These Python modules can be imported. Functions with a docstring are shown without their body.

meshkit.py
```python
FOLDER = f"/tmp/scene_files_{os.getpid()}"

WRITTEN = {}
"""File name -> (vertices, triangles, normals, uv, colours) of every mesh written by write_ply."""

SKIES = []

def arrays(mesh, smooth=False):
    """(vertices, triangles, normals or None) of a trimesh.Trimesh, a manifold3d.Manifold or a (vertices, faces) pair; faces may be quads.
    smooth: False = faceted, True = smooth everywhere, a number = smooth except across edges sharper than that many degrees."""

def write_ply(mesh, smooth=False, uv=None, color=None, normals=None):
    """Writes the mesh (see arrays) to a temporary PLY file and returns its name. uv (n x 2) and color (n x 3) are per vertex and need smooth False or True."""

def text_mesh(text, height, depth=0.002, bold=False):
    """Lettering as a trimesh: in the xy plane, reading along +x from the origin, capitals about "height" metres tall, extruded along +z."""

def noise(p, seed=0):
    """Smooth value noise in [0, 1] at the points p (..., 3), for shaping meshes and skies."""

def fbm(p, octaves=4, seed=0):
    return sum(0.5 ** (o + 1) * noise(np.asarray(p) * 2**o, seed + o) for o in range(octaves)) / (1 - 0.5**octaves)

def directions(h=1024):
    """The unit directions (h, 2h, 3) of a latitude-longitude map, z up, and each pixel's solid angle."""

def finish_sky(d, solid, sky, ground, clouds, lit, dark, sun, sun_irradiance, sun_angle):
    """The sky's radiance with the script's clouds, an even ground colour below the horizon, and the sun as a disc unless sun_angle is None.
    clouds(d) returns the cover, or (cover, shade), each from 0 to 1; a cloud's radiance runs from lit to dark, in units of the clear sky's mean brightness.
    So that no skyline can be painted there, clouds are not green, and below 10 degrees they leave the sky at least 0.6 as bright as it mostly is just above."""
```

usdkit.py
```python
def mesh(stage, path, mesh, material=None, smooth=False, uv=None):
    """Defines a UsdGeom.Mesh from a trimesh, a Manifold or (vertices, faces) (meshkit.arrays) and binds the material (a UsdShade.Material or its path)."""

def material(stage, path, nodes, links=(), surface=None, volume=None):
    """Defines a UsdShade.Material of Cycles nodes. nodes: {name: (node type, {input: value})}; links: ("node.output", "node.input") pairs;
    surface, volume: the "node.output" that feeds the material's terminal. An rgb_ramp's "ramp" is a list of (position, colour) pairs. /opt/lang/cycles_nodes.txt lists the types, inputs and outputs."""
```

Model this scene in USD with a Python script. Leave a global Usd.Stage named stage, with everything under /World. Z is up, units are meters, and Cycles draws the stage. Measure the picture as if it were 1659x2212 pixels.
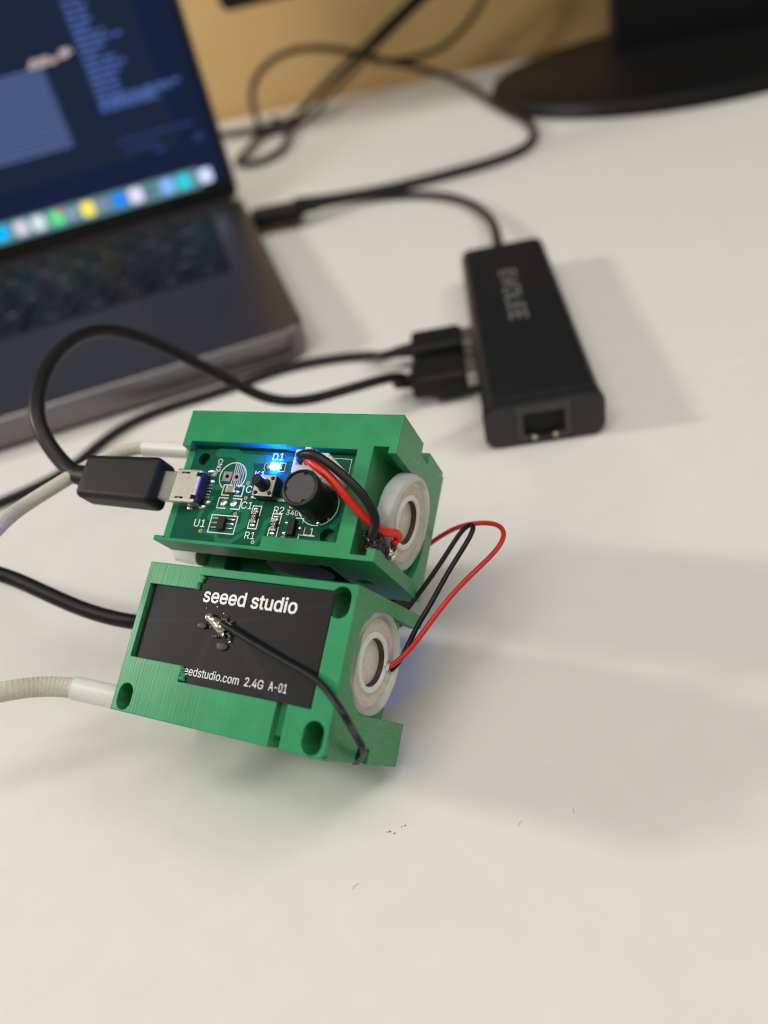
import math, random, sys
import numpy as np, trimesh, manifold3d as m3, usdkit, meshkit
from scipy.spatial.transform import Rotation as Ro
from scipy.interpolate import CubicSpline
from shapely.geometry import LineString, Polygon, Point, box as sbox
from shapely import affinity
from shapely.ops import unary_union
from pxr import Usd, UsdGeom, UsdLux, UsdShade, Sdf, Gf, Vt

random.seed(7)
rng = np.random.default_rng(7)
stage = Usd.Stage.CreateInMemory()
UsdGeom.SetStageUpAxis(stage, UsdGeom.Tokens.z)
UsdGeom.SetStageMetersPerUnit(stage, 1.0)
UsdGeom.Xform.Define(stage, '/World')
UsdGeom.Scope.Define(stage, '/World/Looks')

# ------------------------------------------------------------------ camera (all lengths below in mm)
PITCH, ROLL, HEIGHT = math.radians(37.3), math.radians(-14.5), 129.95
FPX, CX, CY = 1660.0, 829.5, 1106.0           # picture units of 1659 x 2212
FWD = np.array([0, math.cos(PITCH), -math.sin(PITCH)])
UP0 = np.array([0, math.sin(PITCH), math.cos(PITCH)])
RT0 = np.array([1.0, 0, 0])
RIGHT = math.cos(ROLL) * RT0 + math.sin(ROLL) * UP0
UPV = -math.sin(ROLL) * RT0 + math.cos(ROLL) * UP0
EYE = np.array([0, 0, HEIGHT])
CAM = np.stack([RIGHT, -UPV, FWD], 1)          # camera (right, down, forward) -> world
cam = UsdGeom.Camera.Define(stage, '/World/camera')
mat = np.eye(4)
mat[0, :3], mat[1, :3], mat[2, :3], mat[3, :3] = RIGHT, UPV, -FWD, EYE * .001
cam.AddTransformOp().Set(Gf.Matrix4d(mat.tolist()))
cam.CreateHorizontalApertureAttr(24.0)
cam.CreateVerticalApertureAttr(32.0)
cam.CreateFocalLengthAttr(24.0 * FPX / 1659)
cam.CreateClippingRangeAttr(Gf.Vec2f(0.01, 50))
cam.CreateFStopAttr(7.0)
cam.CreateFocusDistanceAttr(0.146)
cam.CreateExposureAttr(0.02)

# ------------------------------------------------------------------ light: the ceiling panels of the office, and its dim bounce
def rect_light(name, pos, aim, w, h, intensity, color):
    l = UsdLux.RectLight.Define(stage, '/World/' + name)
    pos, aim = np.array(pos, float), np.array(aim, float)
    z = (pos - aim) / np.linalg.norm(pos - aim)
    x = np.cross([0, 1, 0.01], z); x /= np.linalg.norm(x)
    y = np.cross(z, x)
    mm = np.eye(4); mm[0, :3], mm[1, :3], mm[2, :3], mm[3, :3] = x, y, z, pos
    l.AddTransformOp().Set(Gf.Matrix4d(mm.tolist()))
    l.CreateWidthAttr(w); l.CreateHeightAttr(h); l.CreateIntensityAttr(intensity); l.CreateColorAttr(Gf.Vec3f(*color))
    return l
WARM = (1.0, 0.955, 0.89)
rect_light('ceiling_panel_light', (-1.50, 0.53, 0.80), (0, .1, 0), 0.17, 0.17, 150.0, WARM)
rect_light('ceiling_panel_light_001', (-0.15, -0.18, 2.0), (-0.15, -0.18, 0), 1.6, 1.0, 3.1, WARM)
rect_light('ceiling_panel_light_002', (1.25, 0.15, 1.7), (0, .1, 0), 0.8, 0.5, 6.5, WARM)
rect_light('ceiling_panel_light_003', (-0.95, -0.7, 1.8), (0, .1, 0), 0.7, 0.5, 8.0, WARM)
dome = UsdLux.DomeLight.Define(stage, '/World/room_bounce')
dm = usdkit.material(stage, '/World/Looks/room_bounce', {'b': ('background_shader', {'color': (1.0, 0.96, 0.90), 'strength': 0.19})}, surface='b.background')
dome.GetPrim().ApplyAPI(UsdShade.MaterialBindingAPI)
UsdShade.MaterialBindingAPI(dome.GetPrim()).Bind(dm)

# ------------------------------------------------------------------ materials
LK = '/World/Looks/'
def plain(name, color, rough=0.45, metal=0.0, noise=0.0, nscale=400.0, bump=0.0, bscale=2500.0, spec=0.5, **kw):
    nodes = {'p': ('principled_bsdf', {'base_color': color, 'roughness': rough, 'metallic': metal, 'specular_ior_level': spec, **kw})}
    links = []
    if noise or bump:
        nodes['tc'] = ('texture_coordinate', {})
    if noise:
        c = np.array(color)
        nodes['n'] = ('noise_texture', {'scale': nscale, 'detail': 4.0})
        nodes['r'] = ('rgb_ramp', {'ramp': [(0.25, tuple(c * (1 - noise))), (0.75, tuple(np.minimum(c * (1 + noise), 1)))]})
        links += [('tc.object', 'n.vector'), ('n.fac', 'r.fac'), ('r.color', 'p.base_color')]
    if bump:
        nodes['bn'] = ('noise_texture', {'scale': bscale, 'detail': 3.0})
        nodes['b'] = ('bump', {'strength': bump, 'distance': 0.0001})
        links += [('tc.object', 'bn.vector'), ('bn.fac', 'b.height'), ('b.normal', 'p.normal')]
    return usdkit.material(stage, LK + name, nodes, links, surface='p.BSDF')

def printed_plastic():
    """green filament: layers stacked along the part's x axis, a pebbled skin on the two end faces"""
    nodes = {
        'tc': ('texture_coordinate', {}),
        'g': ('geometry', {}),
        'bv': ('bevel', {'radius': 0.0003, 'samples': 4}),
        'sx': ('separate_xyz', {}),
        'sn': ('separate_xyz', {}),
        'an': ('math', {'math_type': 'absolute'}),
        'end': ('math', {'math_type': 'greater_than', 'value2': 0.8}),
        'jit': ('noise_texture', {'scale': 260.0, 'detail': 1.0}),
        'j2': ('math', {'math_type': 'multiply_add', 'value2': 1.1}),
        'fx': ('math', {'math_type': 'multiply', 'value2': 2 * math.pi / 0.00028}),
        'sin': ('math', {'math_type': 'sine'}),
        'mp': ('mapping', {'scale': (2300.0, 45.0, 45.0)}),
        'ln': ('noise_texture', {'scale': 1.0, 'detail': 2.0}),
        'hl': ('math', {'math_type': 'multiply_add', 'value2': 0.0}),
        'wn': ('noise_texture', {'scale': 2600.0, 'detail': 2.0, 'distortion': 1.2}),
        'mh': ('mix_float', {}),
        'b': ('bump', {'strength': 0.2, 'distance': 0.00012}),
        'cn': ('noise_texture', {'scale': 140.0, 'detail': 3.0}),
        'cr': ('rgb_ramp', {'ramp': [(0.3, (0.016, 0.24, 0.086)), (0.7, (0.025, 0.295, 0.112))]}),
        'ce': ('rgb_ramp', {'ramp': [(0.34, (0.030, 0.215, 0.078)), (0.62, (0.075, 0.33, 0.135))]}),
        'mc': ('mix', {}),
        'p': ('principled_bsdf', {'roughness': 0.33, 'specular_ior_level': 0.34}),
    }
    links = [('tc.normal', 'sn.vector'), ('sn.x', 'an.value1'), ('an.value', 'end.value1'),
             ('tc.object', 'sx.vector'), ('sx.x', 'fx.value1'), ('tc.object', 'jit.vector'), ('jit.fac', 'j2.value1'), ('fx.value', 'j2.value3'),
             ('j2.value', 'sin.value1'), ('tc.object', 'mp.vector'), ('mp.vector', 'ln.vector'), ('sin.value', 'hl.value1'), ('ln.fac', 'hl.value3'),
             ('tc.object', 'wn.vector'), ('end.value', 'mh.fac'), ('hl.value', 'mh.a'), ('wn.fac', 'mh.b'),
             ('mh.result', 'b.height'), ('bv.bevel', 'b.normal'), ('b.normal', 'p.normal'),
             ('tc.object', 'cn.vector'), ('cn.fac', 'cr.fac'), ('wn.fac', 'ce.fac'), ('end.value', 'mc.fac'), ('cr.color', 'mc.color1'), ('ce.color', 'mc.color2'), ('mc.color', 'p.base_color')]
    return usdkit.material(stage, LK + 'green_printed_plastic', nodes, links, surface='p.BSDF')

def emitter(name, color, strength):
    return usdkit.material(stage, LK + name, {'e': ('emission', {'color': color, 'strength': strength})}, surface='e.emission')

M = {
    'green': printed_plastic(),
    'desk': plain('white_desk_laminate', (0.725, 0.712, 0.675), 0.5, noise=0.02, nscale=120, bump=0.25, bscale=1500, spec=0.35),
    'pcb': plain('green_solder_mask', (0.003, 0.088, 0.046), 0.25, spec=.25, noise=0.1, nscale=300),
    'trace': plain('solder_mask_over_copper', (0.010, 0.175, 0.080), 0.28, spec=.2),
    'silk': plain('white_silkscreen', (0.80, 0.82, 0.80), 0.6),
    'tin': plain('tinned_solder', (0.72, 0.71, 0.68), 0.24, 1.0, bump=0.6, bscale=2500),
    'steel': plain('nickel_steel', (0.50, 0.48, 0.42), 0.42, 1.0, noise=0.12, nscale=2200, bump=0.25, bscale=6000),
    'solder': plain('dull_solder', (0.60, 0.58, 0.52), 0.3, 1.0),
    'via': plain('gold_plating', (0.75, 0.60, 0.25), 0.35, 1.0),
    'blackplastic': plain('black_plastic', (0.009, 0.009, 0.010), 0.45, spec=.3, bump=0.35, bscale=5000),
    'softblack': plain('soft_black_plastic', (0.008, 0.008, 0.009), 0.5, spec=.3, bump=0.4, bscale=3500),
    'cord': plain('black_cord_jacket', (0.009, 0.009, 0.010), 0.42, spec=.3),
    'ferrite': plain('grey_ferrite', (0.055, 0.052, 0.055), 0.65, noise=0.15, nscale=1500, bump=0.3),
    'shrink': plain('black_shrink_tube', (0.006, 0.006, 0.008), 0.42, spec=.3, bump=0.3, bscale=900),
    'resistor': plain('resistor_body', (0.018, 0.018, 0.020), 0.35),
    'capacitor': plain('tan_ceramic', (0.34, 0.22, 0.12), 0.5),
    'nylon': plain('white_nylon', (0.72, 0.70, 0.66), 0.45, subsurface_weight=0.3, subsurface_radius=(0.001, 0.001, 0.001), subsurface_scale=1.0),
    'whiteplug': plain('glossy_white_plastic', (0.82, 0.81, 0.78), 0.25),
    'braid': plain('beige_braid', (0.60, 0.555, 0.47), 0.75, noise=0.12, nscale=1800),
    'redwire': plain('red_insulation', (0.72, 0.020, 0.008), 0.38),
    'thinred': plain('thin_red_insulation', (0.58, 0.016, 0.014), 0.4),
    'antenna': plain('matte_black_film', (0.010, 0.010, 0.0105), 0.5, spec=.15, noise=0.15, nscale=90),
    'antennatrace': plain('film_over_copper', (0.012, 0.012, 0.0125), 0.5, spec=.16),
    'silicone': plain('cloudy_silicone', (0.72, 0.76, 0.76), 0.34, noise=0.06, nscale=250, subsurface_weight=0.8, subsurface_radius=(0.003, 0.003, 0.003), subsurface_scale=1.0),
    'tan': plain('aged_tan_coating', (0.62, 0.565, 0.47), 0.5, noise=0.18, nscale=900),
    'whitering': plain('white_glazed_ring', (0.78, 0.79, 0.82), 0.35, noise=0.05, nscale=700),
    'dullmetal': plain('dull_metal_plate', (0.68, 0.64, 0.55), 0.42, 0.1, noise=0.14, nscale=800),
    'rim': plain('brown_oxide_rim', (0.085, 0.066, 0.052), 0.4, 0.4, noise=0.3, nscale=1200),
    'char': plain('burnt_residue', (0.010, 0.009, 0.009), 0.3, bump=0.8, bscale=1800),
    'flux': plain('flux_smudge', (0.028, 0.028, 0.028), 0.4, spec=.3),
    'aluminium': plain('space_grey_aluminium', (0.205, 0.19, 0.20), 0.38, 0.95, bump=0.05, bscale=8000),
    'keywell': plain('black_key_well', (0.006, 0.006, 0.008), 0.4),
    'key': plain('black_keycap', (0.007, 0.007, 0.010), 0.42, spec=.4),
    'legend': plain('grey_legend', (0.28, 0.28, 0.32), 0.5),
    'bezel': plain('black_glass_bezel', (0.004, 0.004, 0.005), 0.15),
    'hub': plain('black_anodised_shell', (0.011, 0.012, 0.014), 0.33, spec=.5, bump=0.15, bscale=7000),
    'hubend': plain('black_gloss_end_cap', (0.016, 0.016, 0.018), 0.25),
    'portgrey': plain('dark_grey_port_frame', (0.045, 0.045, 0.048), 0.4),
    'portdark': plain('port_cavity', (0.002, 0.002, 0.002), 0.7),
    'print': plain('light_grey_print', (0.19, 0.19, 0.19), 0.5),
    'brass': plain('contact_metal', (0.55, 0.45, 0.32), 0.35, 1.0),
    'monitor': plain('black_monitor_plastic', (0.0035, 0.0035, 0.004), 0.5, spec=.3),
    'partition': plain('tan_partition_board', (0.66, 0.44, 0.185), 0.6, noise=0.06, nscale=14),
    'crumb': plain('dark_crumb', (0.27, 0.26, 0.23), 0.8),
    'lint': plain('grey_lint', (0.55, 0.53, 0.48), 0.8),
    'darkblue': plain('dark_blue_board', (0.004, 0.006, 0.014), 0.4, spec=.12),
    'led': emitter('lit_blue_diode', (0.006, 0.05, 1.0), 1500.0),
    'led_under': emitter('lit_blue_diode_underneath', (0.012, 0.06, 1.0), 420.0),
    'screen': emitter('screen_navy', (0.009, 0.016, 0.046), 1.0),
    'screen2': emitter('screen_panel_navy', (0.013, 0.020, 0.045), 1.0),
    'code': emitter('screen_blue_lettering', (0.08, 0.135, 0.40), 1.0),
    'codedim': emitter('screen_dim_lettering', (0.03,0.045,0.16), 1.0),
    'block': emitter('screen_block_blue', (0.019, 0.032, 0.092), 1.0),
    'blockline': emitter('screen_block_line', (0.13, 0.185, 0.38), 1.0),
    'codepink': emitter('screen_pale_lettering', (0.75, 0.60, 0.55), 1.0),
    'dock': emitter('screen_dock', (0.12, 0.26, 0.30), 1.0),
}

# ------------------------------------------------------------------ scene helpers
taken = {}
def numbered(parent, name):
    k = parent + '/' + name
    n = taken.get(k, -1) + 1
    taken[k] = n
    return k if n == 0 else f'{k}_{n:03d}'

def tri(m):
    if hasattr(m, 'to_mesh'):
        q = m.to_mesh()
        return trimesh.Trimesh(q.vert_properties[:, :3], q.tri_verts, process=False)
    return m

class Thing:
    """an Xform at the thing's base; its parts' vertices (mm) are local to it (or world, when world=True)"""
    def __init__(self, name, label, cat, origin=(0, 0, 0), R=None, group=None, kind=None):
        self.path = numbered('/World', name)
        self.o = np.array(origin, float); self.R = np.eye(3) if R is None else R
        x = UsdGeom.Xform.Define(stage, self.path)
        mm = np.eye(4); mm[:3, :3] = self.R.T; mm[3, :3] = self.o * .001
        x.AddTransformOp().Set(Gf.Matrix4d(mm.tolist()))
        p = x.GetPrim()
        if label: p.SetCustomDataByKey('label', label)
        if cat: p.SetCustomDataByKey('category', cat)
        if group: p.SetCustomDataByKey('group', group)
        if kind: p.SetCustomDataByKey('kind', kind)
    def add(self, name, mesh, mat, parent=None, smooth=30, world=False, label=None):
        t = tri(mesh)
        v = np.array(t.vertices)
        if world:
            v = (v - self.o) @ self.R
        path = numbered(parent or self.path, name)
        pr = usdkit.mesh(stage, path, trimesh.Trimesh(v * .001, t.faces, process=False), M[mat], smooth=smooth)
        if label: pr.GetPrim().SetCustomDataByKey('label', label)
        return path
    def w(self, p):
        return np.asarray(p, float) @ self.R.T + self.o

def px(x, y, depth):                    # a point seen at (x, y), so many mm along the view axis
    return EYE + CAM @ (np.array([(x - CX) / FPX, (y - CY) / FPX, 1.0]) * depth)
def desk(x, y, z=0.0):                  # the point of the plane z (mm above the desk) seen at (x, y)
    d = CAM @ np.array([(x - CX) / FPX, (y - CY) / FPX, 1.0])
    return EYE + d * ((z - HEIGHT) / d[2])

def bx(x0, y0, z0, x1, y1, z1):
    return m3.Manifold.cube((x1 - x0, y1 - y0, z1 - z0)).translate((x0, y0, z0))
def hullpts(pts):
    return m3.Manifold.hull_points(np.asarray(pts, float).tolist()) if hasattr(m3.Manifold, 'hull_points') else None
def rbx(x0, y0, z0, x1, y1, z1, r=.2, n=8):
    s = m3.Manifold.sphere(r, n)
    return m3.Manifold.batch_hull([s.translate((x, y, z)) for x in (x0 + r, x1 - r) for y in (y0 + r, y1 - r) for z in (z0 + r, z1 - r)])
def cyl(p0, p1, r0, r1=None, n=32):
    p0, p1 = np.array(p0, float), np.array(p1, float)
    r1 = r0 if r1 is None else r1
    h = np.linalg.norm(p1 - p0)
    c = trimesh.creation.cylinder(1.0, 1.0, sections=n)
    v = np.array(c.vertices); rr = np.where(v[:, 2] > 0, r1, r0)
    v[:, 0] *= rr; v[:, 1] *= rr; v[:, 2] = (v[:, 2] + .5) * h
    T = trimesh.geometry.align_vectors([0, 0, 1], (p1 - p0) / h)
    return trimesh.Trimesh(v @ T[:3, :3].T + p0, c.faces, process=False)
def man(t):
    return m3.Manifold(m3.Mesh(np.asarray(t.vertices, np.float32), np.asarray(t.faces, np.uint32)))
def prism(poly, z0, z1):                # shapely polygon in (x, y), extruded along z
    parts = [trimesh.creation.extrude_polygon(g, z1 - z0, engine='earcut') for g in getattr(poly, 'geoms', [poly]) if g.area > 1e-9]
    t = trimesh.util.concatenate(parts); t.apply_translation((0, 0, z0)); return t
def mprism(poly, z0, z1):
    return m3.Manifold.extrude(m3.CrossSection([np.asarray(poly, float).tolist()], m3.FillRule.NonZero), z1 - z0).translate((0, 0, z0))
def spline(pts, n=12):
    p = np.asarray(pts, float)
    d = np.r_[0, np.cumsum(np.maximum(np.linalg.norm(np.diff(p, axis=0), axis=1), 1e-6) ** .5)]
    cs = CubicSpline(d, p)
    return cs(np.linspace(0, d[-1], n * (len(p) - 1) + 1))
def tube(pts, r, n=14, close=True, braid=0.0, turns=0):
    p = np.asarray(pts, float); k = len(p)
    t = np.gradient(p, axis=0); t /= np.linalg.norm(t, axis=1, keepdims=True)
    a = np.cross(t[0], [0, 0, 1.0]); a = a if np.linalg.norm(a) > .1 else np.cross(t[0], [1.0, 0, 0]); a /= np.linalg.norm(a)
    A = [a]
    for i in range(1, k):
        a = A[-1] - t[i] * (A[-1] @ t[i]); A.append(a / np.linalg.norm(a))
    A = np.array(A); B = np.cross(t, A)
    ang = np.arange(n) * 2 * np.pi / n
    R = np.broadcast_to(np.asarray(r, float), (k,))[:, None] * np.ones((k, n))
    if braid:
        s = np.r_[0, np.cumsum(np.linalg.norm(np.diff(p, axis=0), axis=1))][:, None]
        R = R + braid * np.sin(10 * ang[None] + s * turns) * np.sin(10 * ang[None] - s * turns)
    v = p[:, None] + R[..., None] * (np.cos(ang)[None, :, None] * A[:, None] + np.sin(ang)[None, :, None] * B[:, None])
    i, j = np.meshgrid(np.arange(k - 1), np.arange(n), indexing='ij')
    q = np.stack([i * n + j, i * n + (j + 1) % n, (i + 1) * n + (j + 1) % n, (i + 1) * n + j], -1).reshape(-1, 4)
    f = np.vstack([q[:, [0, 1, 2]], q[:, [0, 2, 3]]]); v = v.reshape(-1, 3)
    if close:
        v = np.vstack([v, p[0], p[-1]]); e = np.arange(n)
        f = np.vstack([f, np.stack([np.full(n, k * n), (e + 1) % n, e], 1), np.stack([np.full(n, k * n + 1), (k - 1) * n + e, (k - 1) * n + (e + 1) % n], 1)])
    return trimesh.Trimesh(v, f, process=False)
def blob(c, r, seed=0, amp=.35, freq=1.0, sub=3, squash=(1, 1, 1)):
    s = trimesh.creation.icosphere(sub)
    v = np.array(s.vertices)
    d = meshkit.fbm(v * freq + seed * 7.3 + 50, 3, seed) - .5
    v = v * (1 + 2 * amp * d)[:, None] * np.asarray(squash) * r + np.asarray(c)
    return trimesh.Trimesh(v, s.faces, process=False)
def rev(profile, n=64):                 # (radius, height) revolved about z
    return trimesh.creation.revolve(np.asarray(profile, float), sections=n)
def join(*ms):
    return trimesh.util.concatenate([tri(m) for m in ms])
def place(t, R=None, at=(0, 0, 0)):
    t = tri(t).copy(); v = np.array(t.vertices)
    if R is not None: v = v @ np.asarray(R).T
    return trimesh.Trimesh(v + np.asarray(at), t.faces, process=False)
def text(s, h, x, y, z, depth=.03, bold=False, width=None, rot=0, center=False):
    """lettering in a frame whose y runs down and z away from the reader; (x, y) is the left end of its baseline, or its middle"""
    t = meshkit.text_mesh(s, h, depth, bold)
    v = np.array(t.vertices); v[:, 0] -= v[:, 0].min()
    if width: v[:, 0] *= width / v[:, 0].max()
    if center: v[:, 0] -= v[:, 0].max() / 2; v[:, 1] -= h / 2
    v = v * [1, -1, -1]
    c, sn = math.cos(rot), math.sin(rot)
    v = v @ np.array([[c, -sn, 0], [sn, c, 0], [0, 0, 1]]).T
    return trimesh.Trimesh(v + [x, y, z], t.faces, process=False)
def strokes(lines, w, z, depth=.03):
    return prism(unary_union([LineString(l).buffer(w / 2, cap_style=3, join_style=2) for l in lines]), z - depth, z)

# ------------------------------------------------------------------ the desk and the board behind it
desk_edge = [desk(490, 262), desk(830, 192)]
ey = desk_edge[0] + (desk_edge[1] - desk_edge[0]) * 0.5
ed = desk_edge[1] - desk_edge[0]; ed /= np.linalg.norm(ed); en = np.array([-ed[1], ed[0], 0])
RD = np.stack([ed, en, [0, 0, 1]], 1)
d = Thing('desk', 'matte white desk top under everything', 'desk', ey, RD)
d.add('desktop', rbx(-1000, -1500, -25, 1000, 0, 0, 1.0), 'desk')
pt = Thing('partition_board', 'upright tan board behind the back edge of the white desk', 'partition', ey + en * 14, RD)
pt.add('board', rbx(-1100, 0, -500, 1100, 18, 420, 1.0), 'partition')

# ------------------------------------------------------------------ the two printed boxes
UPR = (np.array([-40.3, -21.48, 162.4]), Ro.from_rotvec([-.3544, .378, .1404]).as_matrix())
LOW = (np.array([-46.34, 9.84, 153.19]), Ro.from_rotvec([-.3024, .4802, .1305]).as_matrix())
W, Hh, D = 48.0, 29.0, 27.5
def frame(f):
    return EYE + CAM @ f[0], CAM @ f[1]

def shell_mesh(seed):
    """the printed body, x right, y down, z deep, with the antenna tray in front (z = 0)"""
    r = np.random.default_rng(seed)
    b = bx(0, 0, 0, W, Hh, D)
    # antenna tray with two snap tabs over its left end
    tray = [(1.4, 1.5), (43.75, 1.5), (43.75, 21.6), (1.4, 21.6)]
    b -= mprism(tray, -1, 1.15)
    tabs = bx(1.3, 1.4, 0, 13.2, 4.3, 0.85) + bx(1.3, 18.7, 0, 14.4, 21.7, 0.85)
    tabs += rbx(12.6, 1.45, 0.0, 14.1, 3.1, 0.9, .25)
    b += tabs
    frays = []
    for k in range(9):
        frays.append(rbx(*(np.array([13.2, 1.5 + .3 * k, .1]) + r.normal(0, .12, 3)), *(np.array([14.2 - .12 * k, 2.0 + .3 * k, .8]) + r.normal(0, .1, 3)), .2, 6))
    for k in range(7):
        frays.append(rbx(*(np.array([14.2, 18.7 + .38 * k, .1]) + r.normal(0, .08, 3)), *(np.array([14.9 + .14 * k, 19.2 + .38 * k, .85]) + r.normal(0, .08, 3)), .2, 6))
    for q in frays: b += q
    # corner recesses
    def slot(cx, cy, rad, half, depth):
        c = m3.Manifold.cylinder(depth + 1, rad, rad, 40).translate((0, 0, -1))
        return m3.Manifold.batch_hull([c.translate((cx, cy - half, 0)), c.translate((cx, cy + half, 0))])
    b -= slot(45.0, 3.4, 2.0, .8, 5.5)
    b -= slot(2.75, 26.2, 1.75, .75, 6)
    b -= slot(45.2, 26.0, 2.0, .75, 6)
    # wire channel below the tray
    b -= bx(36.8, 21.0, -1, 39.1, 30, 1.5)
    b -= bx(36.8, 27.0, -1, 38.9, 30, 4.0)
    # disc pocket, open towards the back, and the U through the end wall
    b -= bx(43.2, 1.0, 2.4, 46.3, 22.3, D + 1)
    u = [(D + 1, 2.4), (26.3, 2.4), (25.8, 2.8), (8.4, 2.8), (7.2, 3.1), (5.7, 5.0), (4.6, 8.0), (4.2, 12.0), (4.6, 15.6), (6.0, 19.0), (8.2, 20.6), (9.6, 21.0), (D + 1, 21.0)]
    U = m3.Manifold.extrude(m3.CrossSection([np.asarray([(y, z) for z, y in u]).tolist()], m3.FillRule.NonZero), 4).rotate((90, 0, 90)).translate((45.5, 0, 0))
    b -= U
    # notch for wires in the lower right edge
    b -= bx(45.4, 26.4, 10.8, 49, 30, 15.3)
    # board tray on the back side
    b -= bx(2.0, 2.9, D - 4.2, 40.0, 21.5, D + 1)
    b -= bx(2.0, .7, D - 4.2, 24.5, 21.9, D + 1)
    b -= bx(-1, 1.0, D - 2.6, 2.2, 20.8, D + 1)
    # the hollow behind the board, open at the top face (y = 0)
    b -= bx(6.0, -1, 5.0, 36.5, 15, D - 6.5)
    b -= bx(-1, -1, 10.0, 8.0, 9.0, D - 6.5)
    b -= m3.Manifold.cylinder(3, 1.7, 1.7, 32).rotate((90, 0, 0)).translate((40.5, 2, 12))
    # sloped foot at the lower right end
    b -= mprism([(47.0, 29.01), (48.01, 28.2), (48.01, 29.01)], -1, 1.0)
    # a cable hole in the left end
    b -= m3.Manifold.cylinder(9, 3.0, 3.0, 32).rotate((0, 90, 0)).translate((-1, 24.0, 11.0))
    return b

RING = [(5.0, -1.6), (9.0, -1.6), (9.5, -1.2), (9.7, 0), (9.6, 1.4), (9.25, 2.0), (8.6, 2.2), (8.1, 1.95), (7.85, 1.5), (7.8, .6), (5.0, .6), (5.0, -1.6)]
def mist_disc(th, at, R, lip=7.2, seed=0):
    """silicone ring and ultrasonic disc; local z is the outward axis of the disc"""
    v = rev([(r if r < 7 or h < .5 else r, h) for r, h in RING], 72)
    vv = np.array(v.vertices)
    vv += (meshkit.fbm(vv * .25 + 31 + seed, 2, seed) - .5)[:, None] * [0.5, 0.5, .9]
    ring = th.add('silicone_ring', place(trimesh.Trimesh(vv, v.faces, process=False), R, at), 'silicone', smooth=40)
    th.add('coated_ring', place(rev([(5.2, 1.0), (7.9, 1.3), (7.9, .2), (5.2, .2), (5.2, 1.0)]), R, at), 'tan')
    th.add('white_ring', place(rev([(4.35, 1.25), (4.6, 1.55), (5.3, 1.5), (5.5, 1.2), (5.5, .2), (4.35, .2), (4.35, 1.25)]), R, at), 'whitering')
    th.add('inner_rim', place(rev([(4.15, -.9), (4.2, .9), (4.3, 1.2), (4.42, 1.25), (4.45, .2), (4.4, -.9), (4.15, -.9)]), R, at), 'rim')
    th.add('metal_disc', place(rev([(0, .55), (1.3, .5), (1.6, .38), (1.9, .26), (4.1, .22), (4.1, -1.2), (0, -1.2)]), R, at), 'dullmetal')
    return ring

FLIP = np.array([[1, 0, 0], [0, -1, 0], [0, 0, -1.0]])
def flip(t):                            # the printed body turned over: its board side becomes the front
    return place(t, FLIP, (0, Hh, D))

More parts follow.
